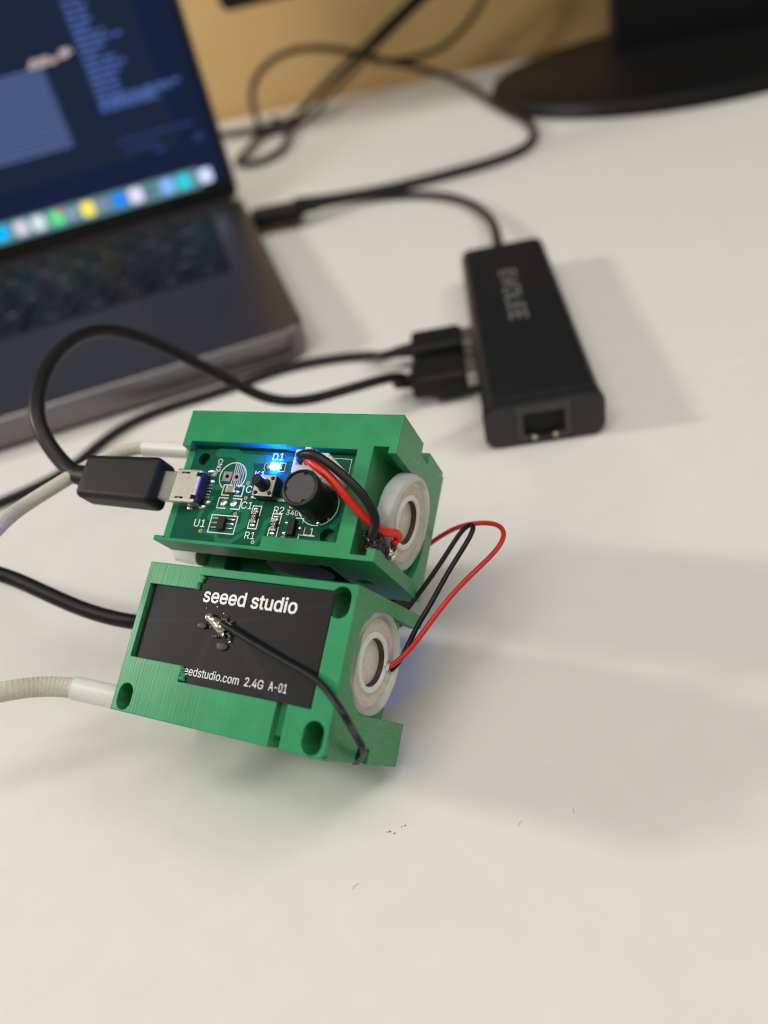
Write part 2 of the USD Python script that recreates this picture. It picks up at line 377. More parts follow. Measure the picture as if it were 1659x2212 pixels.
# ---- circuit board, in the frame of the side it faces (x right, y down, z away; its face at z = 2)
ZB = 2.0
def circuit_board(th, T, full):
    """T maps the frame of the board's side to the frame of the box"""
    add = lambda name, mesh, mat, par=None, smooth=30, label=None: th.add(name, T(tri(mesh)), mat, parent=par, smooth=smooth, label=label)
    board = bx(2.1, 7.9, ZB, 39.6, 28.0, ZB + 1.6)
    for hx, hy, hr in ((4.9, 10.2, 1.35), (36.9, 24.4, 1.5)):
        board -= m3.Manifold.cylinder(6, hr, hr, 32).translate((hx, hy, 0))
    pads2 = ((11.6, 13.75), (13.85, 13.75))
    for hx, hy in pads2:
        board -= m3.Manifold.cylinder(6, .42, .42, 20).translate((hx, hy, 0))
    vias = [(9.0, 25.7), (15.9, 21.6), (17.3, 18.1), (16.9, 14.9), (27.8, 19.2), (21.5, 27.0)]
    B = add('circuit_board', board, 'pcb')
    # diode: it lights the box from inside
    add('diode', rbx(21.35, 10.5, ZB - .75, 22.9, 11.75, ZB - .05, .12), 'led' if full else 'led_under', B)
    add('diode_terminal', join(bx(20.4, 10.55, ZB - .35, 21.32, 11.7, ZB - .01), bx(22.93, 10.55, ZB - .35, 23.8, 11.7, ZB - .01)), 'tin', B)
    # copper under the mask
    tr = [([(8.2, 8.6), (12.2, 8.6), (13.4, 9.6), (20.5, 9.6)], 1.9), ([(15.6, 10.6), (16.4, 12.6), (16.5, 15.4)], 2.2),
          ([(3.0, 16.2), (10.9, 16.2)], 1.2), ([(8.2, 18.6), (9.6, 18.6), (8.0, 21.2), (7.6, 23.4)], .9), ([(14.2, 20.9), (12.2, 20.9), (10.4, 22.6)], 1.5),
          ([(16.3, 20.4), (18.2, 20.4), (18.4, 23.6), (17.2, 24.6), (14.8, 24.8)], 1.6), ([(9.0, 25.7), (12.5, 25.9), (13.4, 27.3), (16.5, 27.3), (19.2, 25.2)], .9),
          ([(21.9, 27.0), (23.0, 25.4), (23.2, 22.9), (24.0, 22.2)], 1.1), ([(21.3, 19.6), (21.3, 17.6)], .8), ([(30.5, 22.3), (27.5, 22.3)], .5),
          ([(37.4, 22.4), (39.0, 20.6), (39.2, 10.2)], 1.2), ([(24.5, 9.3), (31.0, 9.3)], 1.0)]
    add('copper_trace', prism(unary_union([LineString(l).buffer(w / 2, join_style=2) for l, w in tr]), ZB - .025, ZB - .004), 'trace', B)
    for k, (hx, hy) in enumerate(pads2):
        shape = (sbox(hx - .95, hy - 1.05, hx + .95, hy + 1.05) if k == 0 else Point(hx, hy).buffer(1.05)).difference(Point(hx, hy).buffer(.43))
        add('solder_pad', prism(shape, ZB - .06, ZB - .005), 'tin', B)
    for vx, vy in vias:
        add('via', place(rev([(.2, -.03), (.38, -.03), (.38, 0), (.2, 0), (.2, -.03)], 20), None, (vx, vy, ZB - .005)), 'via', B)
    # usb socket
    sock = rbx(1.3, 13.6, ZB - 2.75, 7.3, 20.9, ZB + .4, .35, 12) - rbx(.3, 14.0, ZB - 2.35, 6.2, 20.5, ZB + .1, .3, 12)
    for q in ((2.6, 14.35, 4.6, 14.75), (2.6, 19.75, 4.6, 20.15)):
        sock -= bx(q[0], q[1], ZB - 3, q[2], q[3], ZB - 2.1)
    for q in ((6.3, 14.3, 7.6, 15.2), (6.3, 19.2, 7.6, 20.1)):
        sock -= bx(q[0], q[1], ZB - 3, q[2], q[3], ZB - 2.0)
    add('usb_socket', sock, 'steel', B, 25)
    add('socket_insert', bx(5.6, 14.1, ZB - 2.2, 7.7, 20.4, ZB - .1), 'blackplastic', B)
    for k in range(5):
        add('socket_lead', join(rbx(7.6, 15.9 + .65 * k, ZB - .35, 8.9, 16.2 + .65 * k, ZB - .01, .06, 6)), 'tin', B)
    for q in ((7.2, 13.0), (7.5, 20.7), (8.0, 15.2), (8.4, 19.6), (4.5, 21.2)):
        add('solder_joint', blob((q[0] + .4, q[1], ZB - .1), .62, int(q[0] * 10 + q[1]), .35, 1.4, 2, (1.25, .8, .75)), 'tin', B)
    add('solder_pad', bx(7.7, 12.7, ZB - .05, 9.0, 13.9, ZB - .004), 'tin', B)
    # small parts
    def chip(name, cx, cy, w, h, mat, term=True, tall=.55):
        add(name, rbx(cx - w / 2, cy - h / 2, ZB - tall, cx + w / 2, cy + h / 2, ZB - .02, .06, 6), mat, B)
    for (cx, cy, s) in ((20.5, 21.9, '302'), (25.3, 23.2, '303')):
        chip('resistor', cx, cy, 1.25, 1.9, 'resistor')
        add('resistor_terminal', join(rbx(cx - .64, cy - 1.3, ZB - .58, cx + .64, cy - .78, ZB - .02, .08, 6), rbx(cx - .64, cy + .78, ZB - .58, cx + .64, cy + 1.3, ZB - .02, .08, 6)), 'tin', B)
        add('resistor_marking', text(s, .72, cx, cy, ZB - .56, .02, rot=math.pi / 2 if s == '302' else -math.pi / 2, center=True), 'silk', B)
        add('solder_joint', blob((cx, cy + 1.75, ZB - .06), .55, 5, .3, 1.5, 2, (1.1, .8, .6)), 'tin', B)
        add('solder_joint', blob((cx, cy - 1.7, ZB - .06), .5, 6, .3, 1.5, 2, (1.1, .7, .6)), 'tin', B)
    chip('capacitor', 13.5, 16.7, 1.2, 1.25, 'capacitor', tall=.75)
    add('capacitor_terminal', join(rbx(12.5, 16.05, ZB - .78, 12.95, 17.35, ZB - .02, .08, 6), rbx(14.05, 16.05, ZB - .78, 14.6, 17.35, ZB - .02, .08, 6)), 'tin', B)
    add('solder_joint', blob((15.0, 17.0, ZB - .1), .5, 9, .3, 1.5, 2, (1, .9, .7)), 'tin', B)
    for q in ((12.6, 19.5), (14.9, 19.5)):
        add('solder_pad', blob((q[0], q[1], ZB - .02), .75, int(q[0]), .12, 1.2, 2, (1, 1.05, .4)), 'tin', B)
    add('controller_chip', rbx(13.05, 22.6, ZB - 1.05, 14.55, 25.3, ZB - .1, .1, 6), 'blackplastic', B)
    for k in range(3):
        for sgn, xx in ((-1, 11.9), (1, 15.3)):
            add('chip_lead', rbx(xx - .7, 22.85 + .95 * k - .18, ZB - .3, xx + .5, 22.85 + .95 * k + .18, ZB - .01, .09, 6), 'tin', B)
    for k in range(3):
        add('solder_joint', blob((15.9, 22.9 + .9 * k, ZB - .08), .42, 20 + k, .3, 1.6, 2, (1.2, .75, .7)), 'tin', B)
    add('transistor', rbx(28.6, 21.9, ZB - 1.1, 30.1, 25.1, ZB - .15, .1, 6), 'blackplastic', B)
    for q in ((28.2, 22.6), (28.1, 24.6), (30.9, 23.4), (28.0, 25.6)):
        add('solder_joint', blob((q[0], q[1], ZB - .1), .55, int(q[1] * 3), .35, 1.6, 2, (1.15, .85, .75)), 'tin', B)
    # push button
    sw = (22.6, 16.3)
    add('button_base', rbx(sw[0] - 2.2, sw[1] - 2.2, ZB - 2.6, sw[0] + 2.2, sw[1] + 2.2, ZB - .1, .15, 6), 'blackplastic', B)
    add('button_plate', prism(sbox(sw[0] - 2.15, sw[1] - 2.15, sw[0] + 2.15, sw[1] + 2.15), ZB - 2.95, ZB - 2.58), 'steel', B)
    for sx in (-1.55, 1.55):
        for sy in (-1.55, 1.55):
            add('button_rivet', place(rev([(0, -.28), (.3, -.24), (.42, -.05), (.42, .1), (0, .1)], 20), None, (sw[0] + sx, sw[1] + sy, ZB - 2.95)), 'blackplastic', B)
    add('button_plunger', place(rev([(0, -3.2), (1.0, -3.2), (1.12, -3.0), (1.2, -.3), (1.45, 0.05), (0, .05)], 32), None, (sw[0], sw[1], ZB - 2.95)), 'blackplastic', B)
    for q in ((19.6, 17.9), (25.4, 18.1)):
        add('button_lead', rbx(q[0] - .9, q[1] - .35, ZB - .5, q[0] + .9, q[1] + .35, ZB - .02, .1, 6), 'tin', B)
        add('solder_joint', blob((q[0] + (1 if q[0] > 22 else -.6), q[1], ZB - .1), .45, 3, .3, 1.5, 2), 'tin', B)
    # inductor
    ic = (34.0, 18.6)
    add('inductor', place(rev([(0, .1), (3.15, .1), (3.3, -.2), (3.55, -2.0), (3.45, -4.0), (3.6, -6.5), (3.72, -8.6), (3.5, -9.0), (3.05, -9.1), (3.0, -8.7), (0, -8.7)], 56), None, (ic[0], ic[1], ZB)), 'shrink', B, 35)
    core = Point(0, 0).buffer(2.9, 24)
    for a in (1.1, 3.0, 4.9):
        core = core.difference(Point(2.9 * math.cos(a), 2.9 * math.sin(a)).buffer(.45))
    add('inductor_core', place(prism(core, -8.95, -8.5), None, (ic[0], ic[1], ZB)), 'ferrite', B)
    add('solder_joint', blob((ic[0] + .6, ic[1] + 3.5, ZB - .1), .5, 8, .3, 1.5, 2), 'tin', B)
    # wire connector
    hs = rbx(28.9, 9.4, ZB - 5.2, 33.4, 14.2, ZB - .1, .2, 6) - bx(29.5, 10.2, ZB - 6, 31.0, 12.6, ZB - 3.6) - bx(31.3, 10.2, ZB - 6, 32.8, 12.6, ZB - 3.6)
    hs += rbx(31.0, 9.0, ZB - 5.6, 32.2, 9.9, ZB - 3.0, .15, 6)
    hs += rbx(33.2, 9.5, ZB - 4.4, 35.6, 14.6, ZB - .1, .2, 6) + m3.Manifold.batch_hull([rbx(35.2, 10.0, ZB - 4.2, 36.0, 15.6, ZB - .1, .15, 6), rbx(37.6, 11.6, ZB - 3.0, 38.2, 15.9, ZB - .1, .15, 6)])
    hs -= bx(33.8, 12.2, ZB - 5, 37.4, 12.8, ZB - 2.2)
    add('wire_connector', hs, 'nylon', B, 25)
    # white print
    cn = Point(12.9, 13.7)
    arcs = [cn.buffer(3.05, 32).exterior.difference(sbox(11.2, 15.9, 17, 18)).buffer(.09)]
    for k in range(6):
        xx = 13.0 + .45 * k; hh = math.sqrt(max(3.05 ** 2 - (xx - 12.9) ** 2, 0))
        arcs.append(LineString([(xx, 13.7 - hh), (xx, 15.75)]).difference(Point(13.85, 13.75).buffer(1.15)).buffer(.055))
    arcs.append(Point(33.7, 18.5).buffer(4.1, 32).exterior.buffer(.1))
    R_ = lambda x0, y0, x1, y1: [(x0, y0), (x1, y0), (x1, y1), (x0, y1), (x0, y0)]
    L = [R_(10.7, 22.1, 16.7, 25.8), R_(11.5, 15.6, 16.2, 17.8), R_(11.2, 18.4, 16.5, 20.6)]
    for cx, cy in ((20.5, 21.9), (25.3, 23.2)):
        L += [[(cx - .95, cy - .7), (cx - .95, cy - 2.3), (cx + .95, cy - 2.3), (cx + .95, cy - .4)], [(cx - .95, cy + .6), (cx - .95, cy + 2.4), (cx + .95, cy + 2.4), (cx + .95, cy + .4)]]
    L += [[(29.6, 21.4), (31.2, 21.4), (31.2, 22.3)], [(29.9, 25.6), (31.0, 25.6), (31.0, 24.6)], [(31.3, 24.7), (34.2, 24.7)]]
    lines = unary_union([LineString(l).buffer(.1, cap_style=3, join_style=2) for l in L]).difference(unary_union([sbox(13.3, 15.4, 14.4, 20.9)]))
    add('printed_outline', prism(lines, ZB - .035, ZB - .004), 'silk', B)
    add('printed_outline', prism(unary_union(arcs), ZB - .037, ZB - .004), 'silk', B)
    dl = unary_union([LineString(l).buffer(.05) for l in ([(20.0, 10.2), (19.6, 10.7), (19.6, 11.6), (20.0, 12.0)], R_(23.0, 10.2, 24.3, 12.0), R_(27.2, 8.7, 38.3, 16.0))])
    add('printed_outline', prism(dl, ZB - .033, ZB - .004), 'silk', B)
    for s, h, xx, yy, rot in (('U1', 1.55, 8.3, 24.1, 0), ('R1', 1.45, 20.5, 25.7, 0), ('R2', 1.45, 25.4, 20.1, 0), ('3400', 1.05, 28.9, 20.4, 0), ('L1', 1.5, 32.9, 23.9, 0), ('C1', 1.5, 18.0, 19.6, 0),
                              ('CN2', 1.05, 9.0, 11.4, math.pi / 2), ('D1', 1.5, 22.2, 8.9, 0), ('K1', 1.4, 19.0, 12.9, 0), ('C2', 1.5, 18.1, 16.2, 0), ('Q1', 1.3, 31.6, 26.4, 0), ('+', .9, 36.3, 21.0, 0)):
        add('printed_letters', text(s, h, xx, yy, ZB - .004, .03, rot=rot, center=True), 'silk', B)
    return B

T_UP = lambda t: t
T_LO = lambda t: place(t, FLIP, (0, Hh, D))

# ---------------- upper box
uo, uR = frame(UPR)
ub = Thing('green_electronics_box', 'green 3D-printed box showing the circuit board with the lit blue diode', 'electronics box', uo, uR)
ub.add('printed_shell', flip(shell_mesh(3)), 'green', smooth=False)
circuit_board(ub, T_UP, True)
tilt = math.radians(7)
Rout = np.stack([[0, 0, 1.0], [0, 1.0, 0], [-1.0, 0, 0]], 1)       # disc axis -> +x
Rout = np.array([[0, 0, 1.0], [0, 1, 0], [-1, 0, 0]])
Ru = Ro.from_euler('z', 6, degrees=True).as_matrix() @ Rout
mist_disc(ub, (46.6, 16.9, 12.4), Ru, seed=1)
ring_c = np.array([46.6, 16.9, 12.4])
# its two thick leads
def dep(R, o, p): return (np.asarray(p) @ R.T + o - EYE) @ FWD
def track(R, o, a, b, pix, bow):
    """points seen at the given places, their depth running from a to b with a bow towards the eye"""
    da, db = dep(R, o, a), dep(R, o, b); out = []
    for k, (x, y) in enumerate(pix):
        t_ = (k + .5) / len(pix)
        out.append(R.T @ (px(x, y, da + (db - da) * t_ - bow * 4 * t_ * (1 - t_)) - o))
    return out
wires = {'black_lead': [(30.3, 11.4, 0), (30.3, 11.2, -3.6)] + track(uR, uo, (30.3, 11.2, -4.4), (46.2, 24.4, 1.5), [(652, 983), (670, 980), (698, 993), (738, 1024), (770, 1054), (800, 1094), (811, 1128), (804, 1156)], 3.0) + [(46.3, 24.6, 2.6)],
         'red_lead': [(32.1, 11.4, 0), (32.1, 11.3, -3.4)] + track(uR, uo, (32.2, 11.4, -4.2), (48.6, 22.6, 6.6), [(670, 996), (688, 1010), (712, 1031), (740, 1063), (768, 1096), (800, 1128), (830, 1149), (854, 1152)], 3.9) + [(48.6, 22.4, 7.4)]}
ub.add('black_lead', tube(spline(wires['black_lead']), .85), 'cord')
ub.add('red_lead', tube(spline(wires['red_lead']), .85), 'redwire')
ub.add('burnt_solder', join(blob((46.2, 24.9, 3.0), 1.9, 4, .6, 1.8, 4, (1, 1, 1.1)), blob((47.3, 25.6, 5.4), 1.2, 9, .6, 2.0, 3), blob((45.0, 23.6, 2.0), 1.0, 10, .6, 2.2, 3)), 'char', smooth=False)
ub.add('solder_joint', join(blob((48.2, 25.3, 5.6), .75, 14, .5, 1.8, 3), blob((48.5, 25.9, 7.0), .5, 15, .5, 1.8, 3)), 'tin', smooth=20)
ub.add('solder_joint', join(blob((48.5, 23.0, 6.6), .7, 17, .6, 2.0, 3), blob((48.3, 21.9, 7.8), .6, 18, .6, 2.0, 3)), 'redwire', smooth=False)
ub.add('burnt_solder', blob((48.4, 23.9, 7.0), .8, 19, .6, 2.0, 3, (.5, 1, 1.2)), 'char', smooth=False)
# what shows in the hollow of its lower side
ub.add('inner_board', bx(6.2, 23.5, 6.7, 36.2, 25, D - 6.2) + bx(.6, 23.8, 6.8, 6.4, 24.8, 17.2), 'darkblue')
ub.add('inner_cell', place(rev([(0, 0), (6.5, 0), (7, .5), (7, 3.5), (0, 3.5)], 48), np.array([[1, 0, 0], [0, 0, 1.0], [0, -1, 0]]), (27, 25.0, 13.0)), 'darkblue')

# ---------------- lower box
lo_, lR = frame(LOW)
lb = Thing('green_electronics_box', 'green 3D-printed box with the black antenna film in its front', 'electronics box', lo_, lR)
lb.add('printed_shell', shell_mesh(3), 'green', smooth=False)
circuit_board(lb, T_LO, False)
mist_disc(lb, (46.0, 11.6, 11.6), Rout, seed=5)
# antenna film, its left end under the tabs
at_ = math.radians(1.25)
RA = Ro.from_euler('y', math.degrees(at_), degrees=True).as_matrix()
TA = lambda t: place(place(t, None, (-43.6, 0, 0)), RA, (43.6, 0, -.12))
film = sbox(1.7, 1.65, 43.6, 21.45).buffer(-.4).buffer(.4)
A = lb.add('antenna_film', TA(prism(film, 0, .22)), 'antenna')
pat = [LineString([(19, 9.5), (2, 11.5)]).buffer(.5), LineString([(19.5, 10), (17, 21)]).buffer(1.0), LineString([(22, 10), (43, 4)]).buffer(.4), LineString([(24, 11), (36, 21)]).buffer(1.1), LineString([(20, 9), (12, 4)]).buffer(.3)]
A2 = prism(unary_union(pat).intersection(film.buffer(-.3)), -.02, -.002)
lb.add('antenna_pattern', TA(A2), 'antennatrace', A)
lb.add('printed_letters', TA(text('seeed studio', 2.55, 14.9, 6.35, -.002, .03, bold=True, width=21.7)), 'silk', A)
lb.add('printed_letters', TA(text('seeedstudio.com', 1.5, 12.9, 20.1, -.002, .03, width=14.9)), 'silk', A)
lb.add('printed_letters', TA(text('2.4G', 1.5, 29.1, 20.05, -.002, .03, width=4.1)), 'silk', A)
lb.add('printed_letters', TA(text('A-01', 1.5, 34.4, 19.95, -.002, .03, width=3.8)), 'silk', A)
# soldered coaxial tail
sol = m3.Manifold.batch_hull([m3.Manifold.sphere(r_, 24).scale((1, 1, .7)).translate((x, y, -.25)) for x, y, r_ in ((18.0, 9.2, .8), (18.8, 9.6, .65))])
sol += m3.Manifold.batch_hull([m3.Manifold.sphere(r_, 24).scale((1, 1, .7)).translate((x, y, z)) for x, y, r_, z in ((18.8, 9.6, .65, -.3), (21.4, 10.6, 1.25, -.45))])
sol += m3.Manifold.batch_hull([m3.Manifold.sphere(r_, 24).scale((1, 1, .6)).translate((x, y, z)) for x, y, r_, z in ((21.4, 10.4, 1.15, -.4), (23.0, 10.2, .6, -.3))])
sol += m3.Manifold.batch_hull([m3.Manifold.sphere(r_, 24).scale((1, 1, .6)).translate((x, y, z)) for x, y, r_, z in ((21.2, 10.8, .8, -.4), (22.2, 12.0, .4, -.2))])
sol = tri(sol.refine_to_length(.16)); trimesh.smoothing.filter_taubin(sol, iterations=14)
v = np.array(sol.vertices); v += (meshkit.fbm(v * 1.3 + 9, 2, 4) - .5)[:, None] * [.25, .25, .3]
sol = trimesh.Trimesh(v, sol.faces, process=False)
lb.add('solder_joint', sol, 'solder', A, smooth=60)
rc = np.random.default_rng(17); bits = []
for cx_, cy_, sx_, sy_, n_ in ((19.9, 10.9, .55, .4, 16), (21.6, 12.1, .9, .25, 14), (23.5, 11.0, .45, .6, 12), (21.6, 9.0, .4, .3, 5)):
    for k in range(n_):
        bits.append(blob((cx_ + rc.normal(0, sx_), cy_ + rc.normal(0, sy_), -.05), rc.uniform(.12, .36), int(rc.integers(999)), .5, 2.0, 2, (1.2, 1, .45)))
lb.add('burnt_solder', join(*bits), 'char', A, smooth=False)
fl = [blob((x, y, -.03), s, int(x * 7), .4, 2, 2, (1, 1, .3)) for x, y, s in ((16.7, 7.6, .09), (19.2, 7.1, .14), (21.0, 8.1, .09), (23.9, 13.0, .16))]
lb.add('solder_splash', join(*fl), 'tin', A)
lb.add('flux_smudge', join(blob((16.6, 10.9, .03), .9, 31, .2, 1.5, 2, (1.2, .6, .06)), blob((22.3, 14.0, .03), 1.0, 33, .3, 1.5, 2, (1.2, .7, .07))), 'flux', A)
def onface(R, o, z, x, y):
    dd = R.T @ (CAM @ np.array([(x - CX) / FPX, (y - CY) / FPX, 1.0])); e = R.T @ (EYE - o)
    return e + dd * ((z - e[2]) / dd[2])
coax = [onface(lR, lo_, z, x, y) for x, y, z in ((478, 1346, -.75), (520, 1372, -.85), (570, 1402, -.9), (630, 1436, -1.0), (685, 1470, -1.3), (722, 1512, -1.6), (748, 1552, -1.4))]
coax += [lR.T @ (px(x, y, d_) - lo_) for x, y, d_ in ((766, 1584, 126.5), (780, 1609, 128), (785, 1626, 130.5), (778, 1640, 134), (766, 1645, 137))]
lb.add('antenna_wire', tube(spline(coax), .62), 'cord', A)
# fine leads of the lower disc: out in a loop and back under the boxes
def loc(Rm, o, p): return np.asarray(p) @ Rm.T + o
r0 = loc(lR, lo_, (47.6, 11.4, 17.6)); r1 = loc(lR, lo_, (47.4, 11.9, 18.8))
zr = (np.array(r0) - EYE) @ FWD
red = [r0, px(868, 1420, zr + 1), px(905, 1378, zr + 2), px(960, 1305, zr + 4), px(1020, 1240, zr + 7), px(1070, 1190, zr + 11), px(1088, 1155, zr + 14), px(1075, 1135, zr + 17), px(1035, 1130, zr + 20), px(985, 1141, zr + 22), px(935, 1170, zr + 24), px(900, 1195, zr + 24)]
lb.add('red_lead', tube(spline(red), .52), 'thinred', world=True)
blk = [r1, px(872, 1413, zr + 2), px(897, 1362, zr + 3), px(930, 1305, zr + 4.5), px(965, 1242, zr + 7), px(1000, 1185, zr + 10), px(1021, 1145, zr + 12), px(1018, 1134, zr + 14), px(1003, 1142, zr + 15), px(965, 1196, zr + 15), px(920, 1262, zr + 14), px(880, 1315, zr + 14)]
lb.add('black_lead', tube(spline(blk), .52), 'cord', world=True)
lb.add('solder_joint', blob((47.5, 11.3, 16.9), .8, 41, .35, 1.4, 3, (.5, 1.3, 1)), 'tin', smooth=25)

# ------------------------------------------------------------------ charging lead with the plug in the upper box
def along(Rm, o, pts): return [loc(Rm, o, p) for p in pts]
c1 = Thing('usb_cable', 'black USB cable looping up into the micro plug of the box with the lit diode', 'cable', loc(uR, uo, (-12, 17, 4)))
U = lambda t: place(t, uR, uo)
c1.add('plug_metal', U(rbx(-5, 14.1, ZB - 2.3, 3.5, 20.4, ZB - .3, .3, 8)), 'steel', world=True)
pl = m3.Manifold.batch_hull([rbx(-19.6, 12.3, -2.9, -19.0, 21.9, 3.5, 1.3, 14), rbx(-4.6, 12.0, -2.9, -4.4 + 2.6 - 2.0, 22.2, 3.5, 1.3, 14), rbx(-4.6, 13.2, -2.2, -2.4, 21.2, 2.8, .8, 14)])
c1.add('plug_body', U(pl), 'softblack', world=True, smooth=40)
c1.add('strain_relief', U(join(cyl((-20.2, 16.6, .6), (-19.0, 16.8, .6), 3.2), cyl((-25.5, 16.0, .6), (-20.0, 16.7, .6), 2.2, 2.6))), 'softblack', world=True)
e0 = loc(uR, uo, (-24, 16.1, .6)); e1 = loc(uR, uo, (-27.5, 15.2, .6))
ze = (e1 - EYE) @ FWD
hubA = desk(872, 816, 6.5)
path = [e0, e1, px(118, 978, ze + 2), px(84, 915, ze + 4), px(83, 850, ze + 8), px(112, 780, ze + 16), px(170, 728, ze + 26), px(245, 716, ze + 36), px(330, 740, ze + 44), px(415, 780, ze + 50), px(500, 824, ze + 55), px(570, 857, ze + 58), px(640, 866, ze + 61), px(720, 850, ze + 64), px(800, 827, ze + 68), hubA]
path = [np.r_[q[:2], max(q[2], 1.8)] for q in path]
c1.add('cord', tube(spline(path), np.linspace(1.8, 1.55, 12 * (len(path) - 1) + 1), 18), 'cord', world=True)

# ------------------------------------------------------------------ the hub
h0, h1 = desk(1050, 882, 14), desk(1298, 852, 14)
h2, h3 = desk(1163, 510, 14), desk(1000, 538, 14)
hx = (h1 - h0); hWd = 32.0; hx /= np.linalg.norm(hx)
hl = ((h2 + h3) - (h0 + h1)) / 2; hL = np.linalg.norm(hl); hl /= hL
hx = np.cross(hl, [0, 0, 1.0])
ho = (h0 + h1) / 2; ho[2] = 0
RH = np.stack([hx, hl, [0, 0, 1.0]], 1)
hb = Thing('usb_hub', 'black oblong hub with a network socket facing the camera', 'usb hub', ho, RH)
rr = 3.9
s = m3.Manifold.sphere(rr, 20)
hull = m3.Manifold.batch_hull([s.translate((x, y, z)) for x in (-17 + rr, 17 - rr) for y in (1.2 + rr, hL - rr) for z in (.2 + rr, 14.6 - rr)])
far = m3.Manifold.cylinder(30, 7.5, 7.5, 40).translate((0, 0, -5))
hull = hull ^ m3.Manifold.batch_hull([far.translate((x, hL - 7.5, 0)) for x in (-9.5, 9.5)] + [bx(-17, -1, -5, 17, 1, 25)])
hull -= bx(-20, -5, -5, 20, 2.6, 30)
hb.add('shell', hull, 'hub', smooth=40)
cap = m3.Manifold.batch_hull([m3.Manifold.cylinder(2.6, r_ - q_ , r_, 28).rotate((-90, 0, 0)).translate((x, q0_, z)) for q0_, r_, q_ in ((0, 3.7, .5), (.5, 4.0, 0)) for x in (-13.3, 13.3) for z in (4.1, 10.85)])
cap -= bx(-7.9, -1, 1.2, 7.9, 2.2, 13.4)
hb.add('end_cap', cap, 'hubend', smooth=40)
frm = bx(-7.8, .15, 1.3, 7.8, 2.0, 13.3) - bx(-5.9, -1, 3.0, 5.9, 3, 10.6) - bx(-3.2, -1, 1.9, 3.2, 3, 4)
hb.add('socket_frame', frm, 'portgrey')
hb.add('socket_cavity', bx(-7.0, 2.02, 1.6, 7.0, 2.5, 13.0), 'portdark')
for sx in (-3.0, 3.0):
    hb.add('contact_stud', place(rev([(0, 0), (.9, 0), (.9, .5), (.5, .9), (0, .9)], 20), np.array([[1, 0, 0], [0, 0, -1.0], [0, 1, 0]]), (sx, .5, 2.3)), 'brass')
lt = meshkit.text_mesh('EVOLEE', 6.0, .06)
v = np.array(lt.vertices); v[:, 0] *= 44.0 / v[:, 0].max()
v = np.stack([v[:, 1], -v[:, 0], v[:, 2]], 1)          # reads towards the socket
hb.add('printed_letters', trimesh.Trimesh(v + [-3.4, 99 * hL / 130, 14.6], lt.faces, process=False), 'print')
# its own cord and the plug in the laptop
plug_px = [(562, 462), (652, 452)]
pa, pb = desk(558, 472, 8), desk(655, 453, 8)
pdv = (pb - pa) / np.linalg.norm(pb - pa)
Rp = np.stack([pdv, np.cross([0, 0, 1.0], pdv), [0, 0, 1.0]], 1)
hb.add('laptop_plug', place(join(rbx(-4, -7.5, -4.6, np.linalg.norm(pb - pa), 7.5, 4.6, 2.0, 12), cyl((np.linalg.norm(pb - pa) - 1, 0, 0), (np.linalg.norm(pb - pa) + 9, 0, 0), 2.6, 2.0)), Rp, pa), 'softblack', world=True)
hend = hb.w((-1.5, hL - 1.5, 7.0))
cordA = [pb + pdv * 5, desk(735, 434, 5), desk(800, 426, 3.2), desk(870, 421, 2.6), desk(940, 422, 2.6), desk(1000, 433, 3), desk(1040, 455, 4), desk(1064, 482, 6), hend]
hb.add('cord', tube(spline(cordA), 2.1), 'cord', world=True)

# ------------------------------------------------------------------ plugs in the hub's long side
def usb_a(th, at, top=True):
    """a USB plug whose mouth enters the hub's left side; local x of the hub points into the hub"""
    y, z = at
    th.add('plug_metal', place(rbx(-20.5, y - 6, z - 2.2, -15.5, y + 6, z + 2.2, .3, 8), RH, ho), 'steel', world=True)
    th.add('plug_body', place(rbx(-38.5, y - 7.4, z - 3.7, -20.3, y + 7.4, z + 3.7, 1.6, 12), RH, ho), 'softblack', world=True, smooth=40)
    th.add('strain_relief', place(cyl((-44.5, y, z), (-38, y, z), 1.9, 2.7), RH, ho), 'softblack', world=True)
    return loc(RH, ho, (-44, y, z)), loc(RH, ho, (-50, y, z - .5))
ya, yb = 37.5, 60.0
p0, p1 = usb_a(c1, (ya, 7.0))
c1.add('cord', tube(spline([hubA + (hubA - p0) * .0, (hubA + p0) / 2, p0]), 1.55), 'cord', world=True)
c2 = Thing('usb_cable', 'black USB cable running behind the boxes from the hub to the antenna box', 'cable', loc(RH, ho, (-30, yb, 0)))
p0, p1 = usb_a(c2, (yb, 7.0))
ls = loc(lR, lo_, (0, 13.5, D - 1.5))
zl = (ls - EYE) @ FWD
lead = [p0, p1, desk(800, 768, 2.5), desk(700, 778, 1.8), desk(600, 800, 1.8), desk(500, 836, 1.8), desk(400, 868, 1.8), desk(300, 905, 1.8), desk(220, 955, 1.8), desk(150, 1012, 1.8), desk(60, 1060, 1.8), desk(-60, 1110, 1.8), desk(-140, 1150, 1.8), desk(-130, 1200, 1.8),
        px(-50, 1228, zl + 4), px(20, 1247, zl + 2), px(90, 1277, zl + 1), px(170, 1312, zl), px(240, 1334, zl - 1), px(300, 1345, zl - 1)]
lead = [np.r_[q[:2], max(q[2], 1.7)] for q in lead]
c2.add('cord', tube(spline(lead), 1.7, 18), 'cord', world=True)

